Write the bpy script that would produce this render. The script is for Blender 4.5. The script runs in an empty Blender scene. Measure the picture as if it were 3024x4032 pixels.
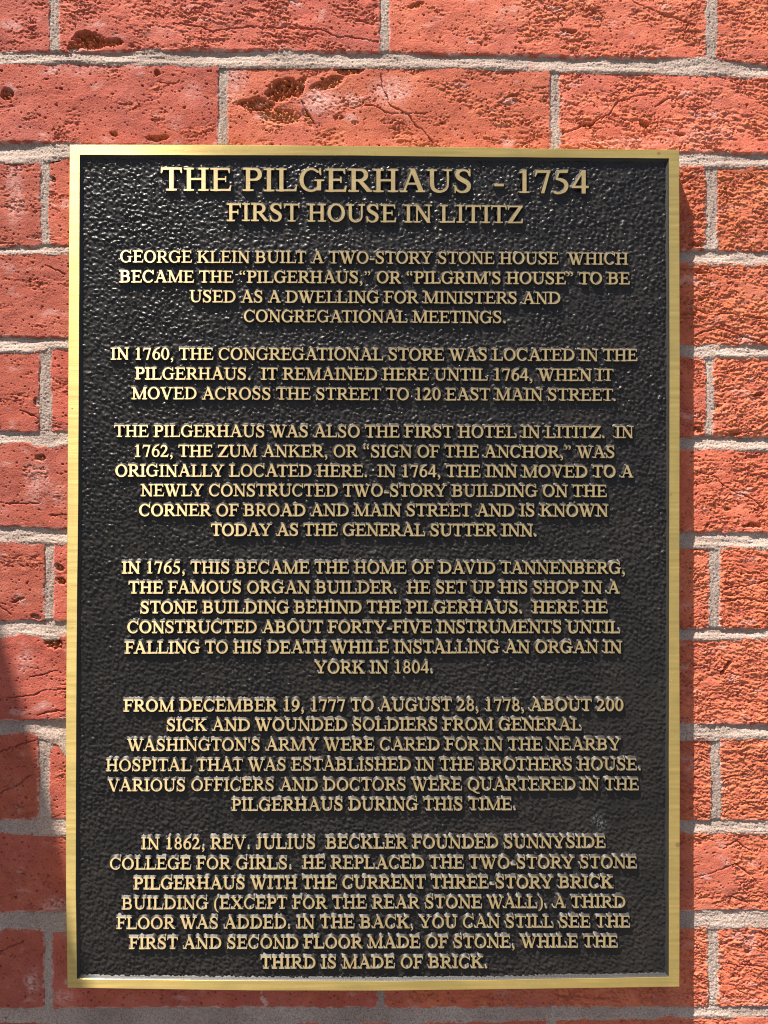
import bpy, math
import numpy as np
from mathutils import Vector
from mathutils.geometry import delaunay_2d_cdt

# ------------------------------------------------------------------ units
S0 = 0.00019            # metres per measured unit on the face of the plaque
FPX = 3000.0            # distance of the viewpoint in the same units
THK = 72.0              # plaque stands this far off the wall
DEPTH = 10.5            # relief of letters and border above the black panel
D = FPX * S0
S1 = S0 * (FPX + THK) / FPX
YW = THK * S0
SA, SB = 1.2, 3.3       # sun: left / up per unit outwards

C = bpy.context.scene.collection
sc = bpy.context.scene

# ------------------------------------------------------------------ camera
cam = bpy.data.cameras.new('camera')
cam.sensor_fit = 'VERTICAL'; cam.sensor_height = 36.0; cam.sensor_width = 27.0
cam.lens = 36.0 * FPX / 4032.0
cam.clip_start = 0.01; cam.clip_end = 1000
camo = bpy.data.objects.new('camera', cam); C.objects.link(camo)
camo.location = (0, -D, 0); camo.rotation_euler = (math.radians(90), 0, 0)
sc.camera = camo

# ------------------------------------------------------------------ light
sd = Vector((-SA, -1.0, SB)).normalized()
world = bpy.data.worlds.new('World'); sc.world = world; world.use_nodes = True
wn = world.node_tree.nodes; wl = world.node_tree.links
bg = wn['Background']; bg.inputs['Strength'].default_value = 0.05
sky = wn.new('ShaderNodeTexSky'); sky.sky_type = 'NISHITA'; sky.sun_disc = False
sky.sun_elevation = math.asin(sd.z); sky.sun_rotation = math.atan2(sd.x, sd.y)
sky.air_density = 1.0; sky.dust_density = 2.0; sky.ozone_density = 1.0
wl.new(sky.outputs[0], bg.inputs[0])
sun = bpy.data.lights.new('sun', 'SUN'); sun.energy = 5.0; sun.angle = math.radians(0.53)
sun.color = (1.0, 0.93, 0.84)
suno = bpy.data.objects.new('sun', sun); C.objects.link(suno)
suno.rotation_euler = sd.to_track_quat('Z', 'Y').to_euler(); suno.location = sd * 3
sc.view_settings.view_transform = 'Standard'; sc.view_settings.look = 'None'
sc.view_settings.exposure = 1.52; sc.view_settings.gamma = 1.0
sc.view_settings.use_curve_mapping = False
sc.cycles.pixel_filter_type = "BLACKMAN_HARRIS"; sc.cycles.filter_width = 1.1

# ------------------------------------------------------------------ noise
rng = np.random.RandomState(7)
PERM = rng.permutation(256); PERM = np.concatenate([PERM, PERM])
GA = rng.rand(256) * 2 * np.pi; GX = np.cos(GA).astype(np.float32); GY = np.sin(GA).astype(np.float32)
RV = rng.rand(256, 4).astype(np.float32)
def perlin(x, y, seed=0):
    x = np.asarray(x, dtype=np.float32); y = np.asarray(y, dtype=np.float32)
    xi = np.floor(x).astype(np.int32); yi = np.floor(y).astype(np.int32)
    xf = x - xi; yf = y - yi
    u = xf*xf*xf*(xf*(xf*6-15)+10); v = yf*yf*yf*(yf*(yf*6-15)+10)
    def g(a, b, fx, fy):
        h = PERM[(PERM[(a + seed*57) & 255] + b + seed*131) & 255]
        return GX[h]*fx + GY[h]*fy
    n00 = g(xi, yi, xf, yf); n10 = g(xi+1, yi, xf-1, yf)
    n01 = g(xi, yi+1, xf, yf-1); n11 = g(xi+1, yi+1, xf-1, yf-1)
    a = n00 + u*(n10-n00); b = n01 + u*(n11-n01)
    return (a + v*(b-a)) * 1.5
def fbm(x, y, octv=4, seed=0, gain=0.5):
    s = 0; a = 1.0; t = 0
    for o in range(octv):
        s = s + a*perlin(x*2**o, y*2**o, seed+o*3); t += a; a *= gain
    return s / t
def sstep(a, b, x):
    t = np.clip((x-a)/(b-a), 0, 1); return t*t*(3-2*t)
def worley(x, y, seed=0):
    """distance to nearest jittered point, and a random number of that cell"""
    xi = np.floor(x).astype(np.int32); yi = np.floor(y).astype(np.int32)
    best = np.full(x.shape, 9.0, np.float32); rid = np.zeros(x.shape, np.float32); rid2 = np.zeros(x.shape, np.float32)
    for i in (-1, 0, 1):
        for j in (-1, 0, 1):
            h = PERM[(PERM[(xi+i+seed*57) & 255] + yi+j+seed*31) & 255]
            d = np.hypot(xi+i+RV[h, 0]-x, yi+j+RV[h, 1]-y)
            m = d < best
            best = np.where(m, d, best); rid = np.where(m, RV[h, 2], rid); rid2 = np.where(m, RV[h, 3], rid2)
    return best, rid, rid2

# ------------------------------------------------------------------ object helpers
def tag(o, label=None, cat=None, group=None, kind=None):
    if label: o['label'] = label
    if cat: o['category'] = cat
    if group: o['group'] = group
    if kind: o['kind'] = kind
    return o
def empty(name, loc=(0, 0, 0), parent=None):
    o = bpy.data.objects.new(name, None); C.objects.link(o); o.location = loc
    o.empty_display_size = 0.02
    if parent: o.parent = parent
    return o
def raw_mesh(name, co, faces, nper=4, mats=(), mat_idx=None, smooth=True, attrs=None):
    co = np.ascontiguousarray(co, dtype=np.float32); faces = np.ascontiguousarray(faces, dtype=np.int32)
    me = bpy.data.meshes.new(name)
    me.vertices.add(len(co)); me.vertices.foreach_set('co', co.ravel())
    nf = len(faces)
    me.loops.add(nf*nper); me.loops.foreach_set('vertex_index', faces.ravel())
    me.polygons.add(nf)
    me.polygons.foreach_set('loop_start', np.arange(0, nf*nper, nper, dtype=np.int32))
    me.polygons.foreach_set('loop_total', np.full(nf, nper, dtype=np.int32))
    me.polygons.foreach_set('use_smooth', np.full(nf, smooth, dtype=bool) if isinstance(smooth, bool) else np.asarray(smooth, bool))
    for m in mats: me.materials.append(m)
    if mat_idx is not None: me.polygons.foreach_set('material_index', np.asarray(mat_idx, dtype=np.int32))
    for k, v in (attrs or {}).items():
        a = me.attributes.new(k, 'FLOAT', 'POINT'); a.data.foreach_set('value', np.ascontiguousarray(v, dtype=np.float32).ravel())
    me.update(); me.validate()
    return me
def obj(name, me, parent=None, loc=(0, 0, 0)):
    o = bpy.data.objects.new(name, me); C.objects.link(o); o.location = loc
    if parent: o.parent = parent
    return o
def grid_faces(ny, nx, off=0):
    i = np.arange(ny*nx).reshape(ny, nx) + off
    # image rows run downwards, so this order faces the viewer (-Y)
    return np.stack([i[:-1, :-1], i[1:, :-1], i[1:, 1:], i[:-1, 1:]], -1).reshape(-1, 4)
def boxes_mesh(name, boxes, mats):
    co = []; f = []
    for (x0, x1, y0, y1, z0, z1) in boxes:
        b = len(co)
        co += [(x0,y0,z0),(x1,y0,z0),(x1,y1,z0),(x0,y1,z0),(x0,y0,z1),(x1,y0,z1),(x1,y1,z1),(x0,y1,z1)]
        f += [(b,b+3,b+2,b+1),(b+4,b+5,b+6,b+7),(b,b+1,b+5,b+4),(b+1,b+2,b+6,b+5),(b+2,b+3,b+7,b+6),(b+3,b,b+4,b+7)]
    return raw_mesh(name, co, f, 4, mats, smooth=False)

# ------------------------------------------------------------------ materials
def new_mat(name):
    m = bpy.data.materials.new(name); m.use_nodes = True
    nt = m.node_tree; return m, nt, nt.nodes['Principled BSDF']
def N(nt, t, **kw):
    n = nt.nodes.new(t)
    for k, v in kw.items(): setattr(n, k, v)
    return n
def noise(nt, vec, scale, detail=4, rough=0.55):
    n = N(nt, 'ShaderNodeTexNoise'); n.inputs['Scale'].default_value = scale
    n.inputs['Detail'].default_value = detail; n.inputs['Roughness'].default_value = rough
    nt.links.new(vec, n.inputs['Vector']); return n.outputs['Fac']
def ramp(nt, fac, stops):
    r = N(nt, 'ShaderNodeValToRGB'); e = r.color_ramp.elements
    while len(e) < len(stops): e.new(0.5)
    for el, (p, c) in zip(e, stops): el.position = p; el.color = (c[0], c[1], c[2], 1)
    nt.links.new(fac, r.inputs[0]); return r.outputs[0]
def mix(nt, fac, a, b, mode='MIX'):
    m = N(nt, 'ShaderNodeMix', data_type='RGBA', blend_type=mode)
    for s, v in ((0, fac), (6, a), (7, b)):
        if isinstance(v, (int, float)): m.inputs[s].default_value = v
        elif isinstance(v, tuple): m.inputs[s].default_value = (*v, 1)
        else: nt.links.new(v, m.inputs[s])
    return m.outputs[2]
def mathn(nt, op, a, b=0.0, clamp=False):
    m = N(nt, 'ShaderNodeMath', operation=op, use_clamp=clamp)
    for s, v in ((0, a), (1, b)):
        if isinstance(v, (int, float)): m.inputs[s].default_value = v
        else: nt.links.new(v, m.inputs[s])
    return m.outputs[0]
def coords(nt, scale=(1, 1, 1), kind='Object', loc=(0, 0, 0)):
    tc = N(nt, 'ShaderNodeTexCoord'); mp = N(nt, 'ShaderNodeMapping')
    mp.inputs['Scale'].default_value = scale; mp.inputs['Location'].default_value = loc
    nt.links.new(tc.outputs[kind], mp.inputs['Vector']); return mp.outputs[0]
def bump(nt, bsdf, h, dist, strength=1.0):
    b = N(nt, 'ShaderNodeBump'); b.inputs['Distance'].default_value = dist; b.inputs['Strength'].default_value = strength
    nt.links.new(h, b.inputs['Height']); nt.links.new(b.outputs[0], bsdf.inputs['Normal'])

def brick_material():
    m, nt, b = new_mat('fired_brick')
    geo = N(nt, 'ShaderNodeNewGeometry'); v = geo.outputs['Position']
    oi = N(nt, 'ShaderNodeObjectInfo')
    worn = N(nt, 'ShaderNodeAttribute', attribute_name='worn').outputs['Fac']
    lime = N(nt, 'ShaderNodeAttribute', attribute_name='lime').outputs['Fac']
    n1 = noise(nt, v, 45, 5, 0.6); n2 = noise(nt, v, 220, 4, 0.6); n3 = noise(nt, v, 1500, 2, 0.6)
    base = ramp(nt, n1, [(0.28, (0.33, 0.058, 0.036)), (0.5, (0.44, 0.088, 0.053)), (0.72, (0.53, 0.140, 0.088))])
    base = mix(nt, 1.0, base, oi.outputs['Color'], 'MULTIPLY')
    n0 = noise(nt, v, 16, 3, 0.6)
    base = mix(nt, mathn(nt, 'MULTIPLY', mathn(nt, 'SUBTRACT', n0, 0.5, True), 3.2, True), base, (0.30, 0.070, 0.055))
    rough_c = ramp(nt, n2, [(0.3, (0.44, 0.088, 0.034)), (0.7, (0.60, 0.160, 0.068))])
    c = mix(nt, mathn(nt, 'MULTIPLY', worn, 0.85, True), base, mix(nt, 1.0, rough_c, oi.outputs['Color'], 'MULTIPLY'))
    c = mix(nt, mathn(nt, 'MULTIPLY', mathn(nt, 'GREATER_THAN', worn, 0.93), 0.75), c, (0.36, 0.105, 0.030))
    # small dark iron flecks and pale grains
    fl = N(nt, 'ShaderNodeTexVoronoi'); fl.inputs['Scale'].default_value = 260; nt.links.new(v, fl.inputs['Vector'])
    fk = mathn(nt, 'LESS_THAN', fl.outputs['Distance'], 0.10)
    c = mix(nt, mathn(nt, 'MULTIPLY', fk, 0.6), c, (0.16, 0.045, 0.035))
    f2 = N(nt, 'ShaderNodeTexVoronoi'); f2.inputs['Scale'].default_value = 330
    nt.links.new(coords(nt, (1, 1, 1), 'Object', (3, 5, 1)), f2.inputs['Vector'])
    c = mix(nt, mathn(nt, 'MULTIPLY', mathn(nt, 'LESS_THAN', f2.outputs['Distance'], 0.075), 0.7), c, (0.62, 0.42, 0.33))
    c = mix(nt, mathn(nt, 'MULTIPLY', mathn(nt, 'SUBTRACT', n3, 0.35, True), 0.6), c, (0.62, 0.26, 0.18))
    c = mix(nt, mathn(nt, 'MULTIPLY', lime, mathn(nt, 'ADD', n2, 0.15, True), True), c, (0.62, 0.42, 0.38))
    nt.links.new(c, b.inputs['Base Color'])
    b.inputs['Roughness'].default_value = 0.85; b.inputs['Specular IOR Level'].default_value = 0.25
    hh = mathn(nt, 'ADD', mathn(nt, 'MULTIPLY', noise(nt, v, 1000, 3, 0.65), 1.0), mathn(nt, 'MULTIPLY', noise(nt, v, 2500, 2), 0.35))
    bump(nt, b, hh, 0.0005, 1.0)
    return m
def mortar_material():
    m, nt, b = new_mat('lime_mortar')
    geo = N(nt, 'ShaderNodeNewGeometry'); v = geo.outputs['Position']
    n1 = noise(nt, v, 18, 4, 0.6); n2 = noise(nt, v, 900, 3, 0.7)
    c = ramp(nt, n1, [(0.3, (0.28, 0.215, 0.185)), (0.55, (0.39, 0.31, 0.265)), (0.75, (0.48, 0.395, 0.34))])
    c = mix(nt, 0.75, c, ramp(nt, n2, [(0.34, (0.42, 0.39, 0.38)), (0.60, (1.15, 1.12, 1.1))]), 'MULTIPLY')
    fl = N(nt, 'ShaderNodeTexVoronoi'); fl.inputs['Scale'].default_value = 420; nt.links.new(v, fl.inputs['Vector'])
    c = mix(nt, mathn(nt, 'MULTIPLY', mathn(nt, 'LESS_THAN', fl.outputs['Distance'], 0.13), 0.55), c, (0.14, 0.11, 0.10))
    red = mathn(nt, 'MULTIPLY', mathn(nt, 'GREATER_THAN', noise(nt, v, 60, 5, 0.7), 0.62), 0.35)
    c = mix(nt, red, c, (0.52, 0.27, 0.2))
    nt.links.new(c, b.inputs['Base Color']); b.inputs['Roughness'].default_value = 0.95
    b.inputs['Specular IOR Level'].default_value = 0.15
    hh = mathn(nt, 'ADD', noise(nt, v, 900, 3, 0.7), mathn(nt, 'MULTIPLY', noise(nt, v, 2600, 2), 0.4))
    bump(nt, b, hh, 0.0007, 1.0)
    return m
def brass_material(name, c0, c1, c2, r0, r1):
    m, nt, b = new_mat(name)
    geo = N(nt, 'ShaderNodeNewGeometry'); v = geo.outputs['Position']
    mp = N(nt, 'ShaderNodeMapping'); mp.inputs['Scale'].default_value = (55, 55, 2600); nt.links.new(v, mp.inputs['Vector'])
    streak = noise(nt, mp.outputs[0], 1.0, 3, 0.6)
    mp2 = N(nt, 'ShaderNodeMapping'); mp2.inputs['Scale'].default_value = (14, 14, 320); nt.links.new(v, mp2.inputs['Vector'])
    broad = noise(nt, mp2.outputs[0], 1.0, 2, 0.5)
    blot = noise(nt, v, 28, 4, 0.6)
    c = ramp(nt, broad, [(0.3, c0), (0.7, c1)])
    c = mix(nt, mathn(nt, 'MULTIPLY', mathn(nt, 'SUBTRACT', blot, 0.45, True), 2.2, True), c, c2)
    fv = N(nt, 'ShaderNodeTexVoronoi'); fv.inputs['Scale'].default_value = 1.0
    mp3 = N(nt, 'ShaderNodeMapping'); mp3.inputs['Scale'].default_value = (160, 160, 420); nt.links.new(v, mp3.inputs['Vector']); nt.links.new(mp3.outputs[0], fv.inputs['Vector'])
    c = mix(nt, mathn(nt, 'MULTIPLY', mathn(nt, 'LESS_THAN', fv.outputs['Distance'], 0.07), 0.7), c, (0.80, 0.68, 0.36))
    c = mix(nt, mathn(nt, 'MULTIPLY', mathn(nt, 'GREATER_THAN', noise(nt, v, 260, 4, 0.7), 0.66), 0.45), c, (0.26, 0.19, 0.07))
    # rust pin hole, dark stains and scuffs, each where it is on the border
    for (px, py, r, col, k) in ((2594, 604, 4.2, (0.10, 0.025, 0.01), 1.0), (2594, 604, 9, (0.42, 0.22, 0.08), 0.55),
                                (2669, 3327, 10, (0.22, 0.17, 0.07), 0.75), (284, 1609, 3, (0.08, 0.05, 0.02), 1.0),
                                (2641, 1948, 6, (0.30, 0.22, 0.09), 0.7), (2522, 3884, 7, (0.4, 0.26, 0.12), 0.6)):
        sp = N(nt, 'ShaderNodeVectorMath', operation='DISTANCE'); nt.links.new(v, sp.inputs[0])
        sp.inputs[1].default_value = ((px-1512)*S0, 0, -(py-2016)*S0)
        f = N(nt, 'ShaderNodeMapRange'); f.inputs['From Min'].default_value = r*S0*0.7; f.inputs['From Max'].default_value = r*S0*1.15
        f.inputs['To Min'].default_value = k; f.inputs['To Max'].default_value = 0.0
        nt.links.new(sp.outputs['Value'], f.inputs['Value'])
        c = mix(nt, f.outputs[0], c, col)
    nt.links.new(c, b.inputs['Base Color'])
    b.inputs['Metallic'].default_value = 0.55
    r = N(nt, 'ShaderNodeMapRange'); r.inputs['To Min'].default_value = r0; r.inputs['To Max'].default_value = r1
    nt.links.new(streak, r.inputs['Value']); nt.links.new(r.outputs[0], b.inputs['Roughness'])
    b.inputs['Anisotropic'].default_value = 0.94
    t = N(nt, 'ShaderNodeCombineXYZ'); t.inputs[2].default_value = 1.0
    nt.links.new(t.outputs[0], b.inputs['Tangent'])
    bump(nt, b, streak, 0.00007, 0.7)
    return m
def paint_material(name, r0, r1, spec):
    m, nt, b = new_mat(name)
    geo = N(nt, 'ShaderNodeNewGeometry'); v = geo.outputs['Position']
    dust = noise(nt, v, 30, 5, 0.6)
    c = ramp(nt, dust, [(0.35, (0.011, 0.0102, 0.0102)), (0.7, (0.021, 0.018, 0.016))])
    # pale scuff near the lower right
    sp = N(nt, 'ShaderNodeVectorMath', operation='DISTANCE'); nt.links.new(v, sp.inputs[0])
    sp.inputs[1].default_value = ((2362-1512)*S0, DEPTH*S0, -(3240-2016)*S0)
    f = N(nt, 'ShaderNodeMapRange'); f.inputs['From Max'].default_value = 42*S0; f.inputs['To Min'].default_value = 1.0; f.inputs['To Max'].default_value = 0
    nt.links.new(sp.outputs['Value'], f.inputs['Value'])
    k = mathn(nt, 'MULTIPLY', f.outputs[0], mathn(nt, 'GREATER_THAN', noise(nt, v, 500, 3, 0.7), 0.52))
    c = mix(nt, mathn(nt, 'MULTIPLY', k, 0.45), c, (0.20, 0.21, 0.24))
    nt.links.new(c, b.inputs['Base Color'])
    r = N(nt, 'ShaderNodeMapRange'); r.inputs['To Min'].default_value = r0; r.inputs['To Max'].default_value = r1
    nt.links.new(noise(nt, v, 90, 3), r.inputs['Value']); nt.links.new(r.outputs[0], b.inputs['Roughness'])
    b.inputs['Specular IOR Level'].default_value = spec
    bump(nt, b, noise(nt, v, 1100, 3, 0.6), 0.00022, 0.8)
    return m
def plain_material(name, c0, c1, scale, rough):
    m, nt, b = new_mat(name)
    geo = N(nt, 'ShaderNodeNewGeometry'); v = geo.outputs['Position']
    nt.links.new(ramp(nt, noise(nt, v, scale, 6, 0.65), [(0.3, c0), (0.7, c1)]), b.inputs['Base Color'])
    b.inputs['Roughness'].default_value = rough
    bump(nt, b, noise(nt, v, scale*12, 3), 0.002, 0.4)
    return m
M_BRICK = brick_material(); M_MORTAR = mortar_material(); M_BRASS = brass_material('brushed_brass', (0.38, 0.28, 0.085), (0.55, 0.40, 0.135), (0.33, 0.26, 0.085), 0.24, 0.38)
M_FACE = brass_material('sanded_bronze', (0.44, 0.325, 0.145), (0.56, 0.42, 0.20), (0.38, 0.28, 0.13), 0.30, 0.46); M_PAINT = paint_material('black_enamel', 0.29, 0.42, 0.24); M_EDGE = paint_material('worn_enamel_on_raised_edges', 0.42, 0.55, 0.42)
M_PAVE = plain_material('concrete_paving', (0.075, 0.072, 0.07), (0.11, 0.105, 0.10), 3, 0.9)
M_WOOD = plain_material('painted_wood', (0.030, 0.055, 0.040), (0.045, 0.075, 0.055), 20, 0.5)

# ------------------------------------------------------------------ ground (below the frame)
g = boxes_mesh('pavement', [(-150, 150, -150, 0.6, -1.62, -1.50)], [M_PAVE])
tag(obj('pavement', g), kind='structure')

# ------------------------------------------------------------------ brick wall
# bed joints: lower edge of the course above, upper edge of the course below, at given x
def curve(pts):
    xs = np.array([p[0] for p in pts], float); ys = np.array([p[1] for p in pts], float)
    return lambda x: np.interp(x, xs, ys)
BOT = [curve([(0,202),(280,200),(500,193),(900,192),(1400,200),(2000,212),(2350,221),(2624,223),(2800,228),(3024,252)]),
       curve([(0,557),(130,553),(320,563),(900,572),(2100,588),(2700,594),(3024,600)]),
       curve([(0,968),(160,965),(270,962),(2690,979),(2780,981),(2830,986),(3024,984)]),
       curve([(0,1319),(150,1324),(270,1323),(2700,1354),(3024,1356)]),
       curve([(0,1694),(100,1697),(270,1692),(2700,1713),(2830,1712),(2920,1716),(3024,1716)]),
       curve([(0,2066),(150,2074),(270,2078),(2700,2090),(3024,2094)]),
       curve([(0,2442),(130,2440),(260,2441),(2700,2470),(3024,2473)]),
       curve([(0,2834),(180,2832),(260,2826),(2700,2848),(3024,2852)]),
       curve([(0,3223),(150,3221),(260,3220),(2700,3226),(3024,3228)]),
       curve([(0,3590),(260,3587),(2690,3583),(3024,3581)]),
       curve([(0,3966),(200,3968),(1000,3963),(1500,3966),(2750,3962),(3024,3960)])]
TOP = [curve([(0,250),(230,240),(350,240),(600,250),(900,256),(1400,257),(1900,262),(2180,273),(2624,283),(2860,290),(2960,302),(3024,304)]),
       curve([(0,633),(150,632),(270,612),(2690,650),(2790,652),(2830,651),(3024,651)]),
       curve([(0,1000),(100,996),(270,996),(2700,1033),(2800,1036),(3024,1040)]),
       curve([(0,1378),(110,1380),(200,1366),(270,1366),(2700,1402),(2830,1398),(3024,1400)]),
       curve([(0,1742),(90,1742),(160,1764),(200,1762),(270,1742),(2700,1765),(3024,1768)]),
       curve([(0,2133),(160,2128),(210,2132),(270,2136),(2700,2148),(2830,2152),(3024,2156)]),
       curve([(0,2503),(100,2496),(180,2510),(240,2506),(270,2500),(2700,2513),(3024,2516)]),
       curve([(0,2888),(120,2886),(160,2896),(230,2920),(260,2970),(300,2900),(2700,2904),(2800,2904),(3024,2900)]),
       curve([(0,3275),(260,3282),(2700,3273),(3024,3277)]),
       curve([(0,3662),(110,3650),(210,3658),(260,3658),(2700,3643),(2830,3646),(3024,3644)]),
       curve([(0,4014),(500,4030),(1500,4026),(2100,4010),(2700,4002),(3024,4004)])]
ext = lambda f, dy: (lambda x: f(x) + dy)
PITCH = 376
TOPS = [ext(TOP[0], -2*PITCH-8), ext(TOP[0], -PITCH-4)] + TOP
BOTS = [ext(BOT[0], -PITCH)] + BOT + [ext(BOT[10], PITCH)]
# courses 0..12 ; course k spans TOPS[k] .. BOTS[k]; course 1 is the first seen at the top
TOPS = TOPS[:13]; BOTS = BOTS[:13]
PER = 1300.0
# right edge / left edge of the perpends of each course (measured near the picture, periodic beyond)
PERP = {1: [(190,233),(1494,1534),(2780,2823)], 2: [(856,898),(2163,2204)],
        3: [(157,192),(1490,1530),(2777,2824)], 4: [(852,892),(2160,2200)],
        5: [(151,203),(1494,1532),(2778,2811)], 6: [(860,900),(2163,2203)],
        7: [(172,213),(1490,1530),(2792,2838)], 8: [(856,896),(2158,2200)],
        9: [(148,197),(1494,1532),(2798,2838)], 10: [(852,892),(2163,2203)],
        11: [(170,208),(1482,1515),(2787,2829)], 12: [(800,842),(2150,2190)], 0: [(840,880),(2150,2190)]}
for k in PERP:
    l = PERP[k]; PERP[k] = [(l[0][0]-2*PER, l[0][1]-2*PER), (l[0][0]-PER, l[0][1]-PER)] + l + [(l[-1][0]+PER, l[-1][1]+PER), (l[-1][0]+2*PER, l[-1][1]+2*PER)]
X0V, X1V, Y0V, Y1V = -60, 3084, -50, 4082      # finely modelled part
PX0, PX1 = 330, 2610                            # hidden behind the plaque between these
def axis(a, b, fine, coarse, hidden=None):
    """sample positions from a to b: fine inside the seen range, coarse elsewhere"""
    out = [a]
    lo, hi = hidden if hidden else (None, None)
    vis = (X0V, X1V)
    while out[-1] < b:
        x = out[-1]
        c = (x < vis[0]-1 or x > vis[1]) or (lo is not None and lo < x < hi)
        st = coarse if c else fine
        nx = x + st
        if c:
            if x < vis[0] < nx: nx = vis[0]
            if hi is not None and x < hi < nx: nx = hi
        out.append(min(nx, b))
    return np.array(out, dtype=np.float32)
def yaxis(a, b, fine, coarse, allcoarse=False):
    out = [a]
    while out[-1] < b:
        y = out[-1]; c = allcoarse or y < Y0V or y > Y1V
        nx = y + (coarse if c else fine)
        if y < Y0V < nx: nx = Y0V
        out.append(min(nx, b))
    return np.array(out, dtype=np.float32)
def wall_co(PXg, PYg, H, cx=0, cz=0):
    X = (PXg-1512)*S1 - cx; Z = -(PYg-2016)*S1 - cz
    Y = -H*S0
    return np.stack([X, Y, Z], -1).reshape(-1, 3)

FINE = 2.8
# broken places: (x, y, rx, ry, depth, angle)
CHIPS = [(350,158,62,40,15,0.15),(440,165,45,16,9,0.1),(290,185,26,18,10,0),(30,368,26,24,14,-0.5),
         (1110,352,68,42,15,-0.35),(1010,410,75,26,11,0.0),(1180,340,22,48,10,0.5),(1290,330,75,22,8,-0.35),
         (1100,455,90,34,6,0.1),(1370,275,60,18,8,0.0),(1210,460,14,45,5,-0.4),(1335,460,22,9,7,0.2),(1400,480,18,7,6,-0.1),
         (620,290,12,16,9,0.2),(620,545,45,13,9,-0.1),(450,525,14,10,7,0),(2540,488,24,12,10,0.2),(2310,490,38,9,9,-0.3),
         (2240,125,36,10,9,0.1),(2680,525,22,9,9,0),(1640,18,32,11,8,-0.2),(208,632,36,9,9,-0.05),(205,706,12,12,10,0),
         (146,1580,14,16,11,0.3),(158,1803,24,13,9,0.1),(210,2530,40,30,12,0.5),(230,2235,22,16,11,0.4),(240,2285,28,12,12,0.3),
         (140,2432,24,10,10,0.2),(70,2365,32,7,9,-0.2),(2858,2628,40,9,12,-0.85),(2760,1070,30,7,9,0.1),
         (2750,962,40,10,10,-0.1),(2750,1690,22,12,11,0.2),(2890,1710,45,9,9,-0.05),(2730,2150,26,10,10,0.3),
         (2990,1555,22,9,9,-0.3),(2820,1600,20,14,10,-0.6),(2760,1180,14,7,8,0),(2970,2070,30,10,10,0.2),(2570,600,16,6,7,0),
         (2946,3748,12,9,8,0.5),(2790,2070,12,6,8,0),(2940,2070,18,7,9,0),(2862,2005,12,7,9,0)]
# long fissures: polylines
CRACKS = [[(690,90),(780,105),(835,122),(860,118),(990,104),(1050,110),(1150,112),(1260,116),(1330,142),(1420,150),(1490,168)],
          [(1500,290),(1505,340),(1540,420),(1600,450),(1680,530),(1710,560)],[(1410,412),(1480,420),(1540,447),(1600,450),(1690,445)],
          [(1185,395),(1215,450),(1240,485)],[(2190,535),(2300,495),(2400,450),(2440,400),(2550,365)],[(2580,420),(2640,385)],
          [(2130,15),(2200,60),(2220,115),(2260,130)],[(2500,10),(2620,60),(2740,100)],[(2100,345),(2170,345)],
          [(180,1045),(250,1075)],[(80,1615),(145,1640)],[(0,2960),(80,2930),(145,2915)],[(0,3125),(60,3095),(125,3050)],
          [(30,2750),(110,2740),(200,2715),(270,2712)],[(120,2670),(230,2640)],[(150,2815),(270,2790)],[(0,3745),(90,3705)],
          [(2740,1855),(2800,1870),(2900,1945),(2960,1960),(3010,2010)],[(2740,1215),(2800,1240),(2900,1235),(3024,1260)],
          [(2740,1320),(2830,1290),(2900,1315),(3024,1360)],[(2850,2320),(2960,2300),(3024,2290)],[(2840,2370),(2930,2355),(3024,2370)],
          [(2850,3340),(2900,3310),(2960,3350)],[(2760,3450),(2900,3400),(2980,3470)],[(2824,3800),(2940,3800),(3024,3812)],
          [(2870,3530),(2950,3560)],[(2830,3070),(2940,3050)],[(2680,1063),(2760,1060)],[(2680,1240),(2740,1238)],
          [(2200,3920),(2400,3935),(2440,3950)],[(0,640),(60,650)],[(0,2385),(45,2420)],[(0,1978),(90,1985),(150,1980)],[(200,2030),(270,2030)]]
LIME = [(1260,400,110,60,1.0),(1540,360,110,70,0.8),(920,300,60,120,0.7),(60,760,45,190,0.55),(150,1900,70,120,0.55),(230,1950,50,60,0.4),
        (100,2600,45,70,0.5),(210,3570,60,60,0.6),(130,3870,35,60,0.8),(120,3640,60,40,0.5),(1035,3940,14,60,1.0),(720,3940,45,16,0.5),
        (330,250,200,60,0.35),(640,130,120,40,0.2),(2900,3690,60,30,0.6),(2780,530,160,40,0.35),(2480,560,300,25,0.4),
        (2800,1530,30,60,0.2),(2780,2850,200,20,0.3),(760,360,60,60,0.35),(700,470,60,30,0.2),(250,3930,60,40,0.5),(2990,3950,60,30,0.4)]

def seg_dist(x, y, pts):
    best = np.full(x.shape, 1e9, np.float32)
    for (ax, ay), (bx, by) in zip(pts[:-1], pts[1:]):
        dx, dy = bx-ax, by-ay
        t = np.clip(((x-ax)*dx + (y-ay)*dy) / (dx*dx+dy*dy), 0, 1)
        best = np.minimum(best, np.hypot(x-ax-t*dx, y-ay-t*dy))
    return best

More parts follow.
